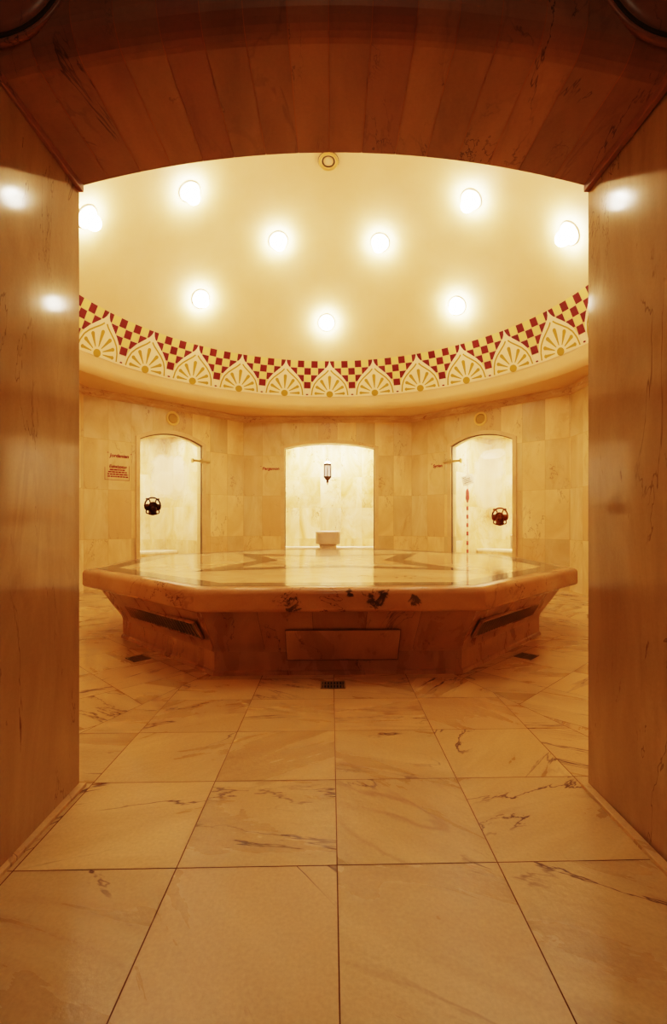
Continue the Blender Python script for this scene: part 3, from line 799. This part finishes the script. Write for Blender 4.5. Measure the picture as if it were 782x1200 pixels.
# ------------------------------------------------------------------ lantern in the alcove
def lantern():
    p = MB_ @ Vector((-.064-BL.x, .42, 0))
    r = empty('hanging_lantern', Matrix.Translation((p.x, p.y, 1.70))); tag(r, 'small six-sided metal lantern hanging in the open alcove', 'lantern')
    H = lambda R, z, k: (R*math.cos(PI/6+k*PI/3), R*math.sin(PI/6+k*PI/3), z)
    def hexlathe(mb, prof):
        rows = [[H(R, z, k) for k in range(6)] for R, z in prof]; mb.grid(rows, 0, True, False); mb.face(rows[0][::-1]); mb.face(rows[-1])
    mb = MB(); hexlathe(mb, [(.078,.395),(.082,.402),(.074,.415),(.050,.435),(.030,.450),(.026,.462),(.010,.470)]); mb.build('cap', m_lcap, r)
    mb = MB(); hexlathe(mb, [(.074,.370),(.080,.375),(.080,.392),(.074,.397)]); hexlathe(mb, [(.070,.135),(.080,.140),(.080,.160),(.074,.165)])
    for k in range(6): mb.tube([H(.074,.16,k), H(.074,.375,k)], .009, 6)
    mb.build('cage', m_lmetal, r)
    mb = MB(); rows = [[H(.068, z, k) for k in range(6)] for z in (.163, .372)]; mb.grid(rows, 0, True, False); mb.build('glass_panes', m_lglass, r)
    mb = MB(); hexlathe(mb, [(.005,.0),(.010,.02),(.012,.045),(.026,.055),(.028,.072),(.018,.085),(.040,.105),(.064,.135)]); mb.build('finial', m_lmetal, r)
    mb = MB(); mb.tube([(.022*math.cos(a), 0, .492+.024*math.sin(a)) for a in [2*PI*i/16 for i in range(16)]], .005, 6, closed=True); mb.build('top_ring', m_lcap, r)
    mb = MB(); mb.tube([(0,0,.514),(0,0,.915)], .004, 6); mb.build('hanging_rod', m_lcap, r)
lantern()

# ------------------------------------------------------------------ things on the walls
def speaker(M, x, z, lb):
    r = empty('wall_speaker', M @ Matrix.Translation((x, 0, z)) @ Matrix.Rotation(PI/2, 4, 'X')); tag(r, lb, 'speaker', 'round speakers over the glass doors')
    mb = MB(); mb.lathe([(.114,-.01),(.114,.008),(.106,.016),(.088,.016),(.080,.008),(.079,-.01)], 40); mb.build('speaker_ring', m_spkring, r)
    mb = MB(); mb.lathe([(.079,-.01),(.079,.006),(.05,.012),(.003,.014)], 40); mb.build('speaker_grille', m_spkgrille, r)
speaker(ML, DC_L+.005, 2.664, 'round yellow wall speaker above the left glass door')
speaker(MR, DC_R+.0, 2.664, 'round yellow wall speaker above the right glass door')

def words(name, M, x, z, body, size, lb, cat='lettering', parent=None, tagit=True, shear=.18, bold=.006, sx=1.0):
    cu = bpy.data.curves.new(name, 'FONT'); cu.body = body; cu.size = size; cu.extrude = .0015; cu.shear = shear; cu.offset = bold*size
    cu.align_x = 'CENTER'; cu.align_y = 'CENTER'; cu.materials.append(m_text)
    tmp = bpy.data.objects.new(name, cu); me = bpy.data.meshes.new_from_object(tmp); bpy.data.objects.remove(tmp)
    o = bpy.data.objects.new(name, me); COL.objects.link(o)
    Mx = Matrix.Translation((x, -.003, z)) @ Matrix.Rotation(PI/2, 4, 'X') @ Matrix.Diagonal((sx, 1, 1, 1))
    if parent: o.parent = parent; o.matrix_local = Mx
    else: o.matrix_local = M @ Mx
    if tagit: tag(o, lb, cat)
    return o
def quoted(M, x, z, body, size, lb):
    o = words('wall_lettering', M, x, z, body, size, lb, bold=.020)
    w = max(v.co.x for v in o.data.vertices)
    for sx in (-1, 1):
        q = words('quotation_mark', None, 0, 0, '"', size*.8, '', tagit=False, parent=o)
        q.matrix_local = Matrix.Translation((sx*(w+size*.42), size*.30, 0))
    return o
# name by the left door, with the care notice below it
xj = DC_L - .86
quoted(ML, xj+.02, 1.98, 'Jordanien', .072, 'dark red word above the small notice left of the left glass door')
n = empty('care_notice', ML @ Matrix.Translation((xj, 0, 1.72))); tag(n, 'small red printed notice in a thin frame left of the left glass door', 'notice')
words('notice_heading', None, .0, .10, 'Eukalyptus', .060, '', parent=n, tagit=False, bold=.020)
mb = MB()
rl = random.Random(2)
for i, (x0, x1) in enumerate(((-.12,.10),(-.14,.13),(-.15,.15),(-.15,.15))):
    x = x0
    while x < x1:
        w = rl.uniform(.02, .055); e = min(x+w, x1); mb.box(x, -.003, .052-i*.033-.009, e, -.001, .052-i*.033+.009); x = e + .008
mb.build('text_lines', m_text, n)
mb = MB()
for x0, z0, x1, z1 in ((-.19,-.10,.17,-.094),(-.19,-.10,-.185,.085),(.165,-.10,.17,.12)): mb.box(x0, -.003, z0, x1, -.001, z1)
mb.build('notice_frame', m_text, n)
quoted(MB_, -1.085-BL.x, 1.965, 'Pergamon', .075, 'dark red word on the back wall left of the open alcove')
quoted(MR, DC_R-.80, 1.97, 'Syrien', .075, 'short dark red word on the wall left of the right glass door')

# things inside the right steam room
c0 = MR @ Vector((DC_R-.33, .30, 0))
r = empty('pull_cord', MR @ Matrix.Translation((DC_R-.30, .12, 0))); tag(r, 'red segmented cord hanging behind the right glass door', 'cord')
mb = MB(); mb.tube([(0,0,1.56),(0,0,1.52),(0,0,1.40),(0,0,1.33)], [.010,.026,.032,.012], 10); mb.build('pull_grip', m_cord, r)
for i, z in enumerate((1.20, 1.06, .92, .78, .62, .48)):
    mb = MB(); mb.tube([(0,0,z+.065),(0,0,z)], .019, 8); mb.build('red_bead', m_cord, r)
mb = MB(); mb.tube([(0,0,2.05),(0,0,.45)], .006, 8); mb.build('string', m_cordw, r)
r = empty('paper_notice', MR @ Matrix.Translation((DC_R-.255, .05, 1.70)) @ Matrix.Rotation(-.25, 4, 'Y')); tag(r, 'small tilted white paper stuck inside the right glass door', 'notice')
mb = MB(); mb.box(-.10, -.002, -.08, .10, 0, .08); mb.build('sheet', m_paper, r)
mb = MB()
for z, x0, x1 in ((.05,-.08,-.02),(.02,-.07,.05),(-.01,-.06,.05),(-.04,-.07,.06)): mb.box(x0, -.004, z-.005, x1, -.002, z+.005)
mb.build('print_marks', m_ink, r)

# ------------------------------------------------------------------ light
def light(name, typ, p, power, color, size=.1, **kw):
    l = bpy.data.lights.new(name, typ); l.energy = power; l.color = color
    if typ == 'POINT': l.shadow_soft_size = size
    else: l.size = size
    for k, v in kw.items(): setattr(l, k, v)
    o = bpy.data.objects.new(name, l); COL.objects.link(o); o.location = p; return o
NC = (1, .86, .68)
def down(name, M, x, y, z, power, sx, sy):
    o = light(name, 'AREA', M @ Vector((x, y, z)), power, NC, sx, shape='RECTANGLE', size_y=sy)
    o.rotation_euler = (0, 0, math.atan2(M[1][0], M[0][0])); return o
down('alcove_light', MB_, (AX0+AX1)/2, .55, 2.60, 64, 1.5, .5)
down('steam_room_light_left', ML, DC_L-.1, .8, 2.60, 44, 1.2, .8)
down('steam_room_light_right', MR, DC_R+.1, .8, 2.60, 54, 1.2, .8)
light('vestibule_fill', 'POINT', (0, -1.2, 2.6), 15, (1, .84, .6), .2)  # unseen fill added behind the camera to lift the passage and vault
w = bpy.data.worlds.new('World'); sc.world = w; w.use_nodes = True
w.node_tree.nodes['Background'].inputs[0].default_value = (.9, .6, .3, 1); w.node_tree.nodes['Background'].inputs[1].default_value = .02

# ------------------------------------------------------------------ camera
cd = bpy.data.cameras.new('Camera'); cam = bpy.data.objects.new('Camera', cd); COL.objects.link(cam)
cam.location = (0, 0, 1); cam.rotation_euler = (PI/2, 0, 0)
cd.sensor_fit = 'VERTICAL'; cd.sensor_height = 36; cd.lens = 36*572/1200
cd.shift_x = 3/1200; cd.shift_y = 12/1200; cd.clip_start = .02
sc.camera = cam
sc.view_settings.view_transform = 'Filmic'; sc.view_settings.look = 'High Contrast'; sc.view_settings.exposure = -.06
sc.cycles.use_denoising = True
sc.cycles.max_bounces = 10; sc.cycles.diffuse_bounces = 6; sc.cycles.transparent_max_bounces = 12
sc.cycles.sample_clamp_indirect = 8
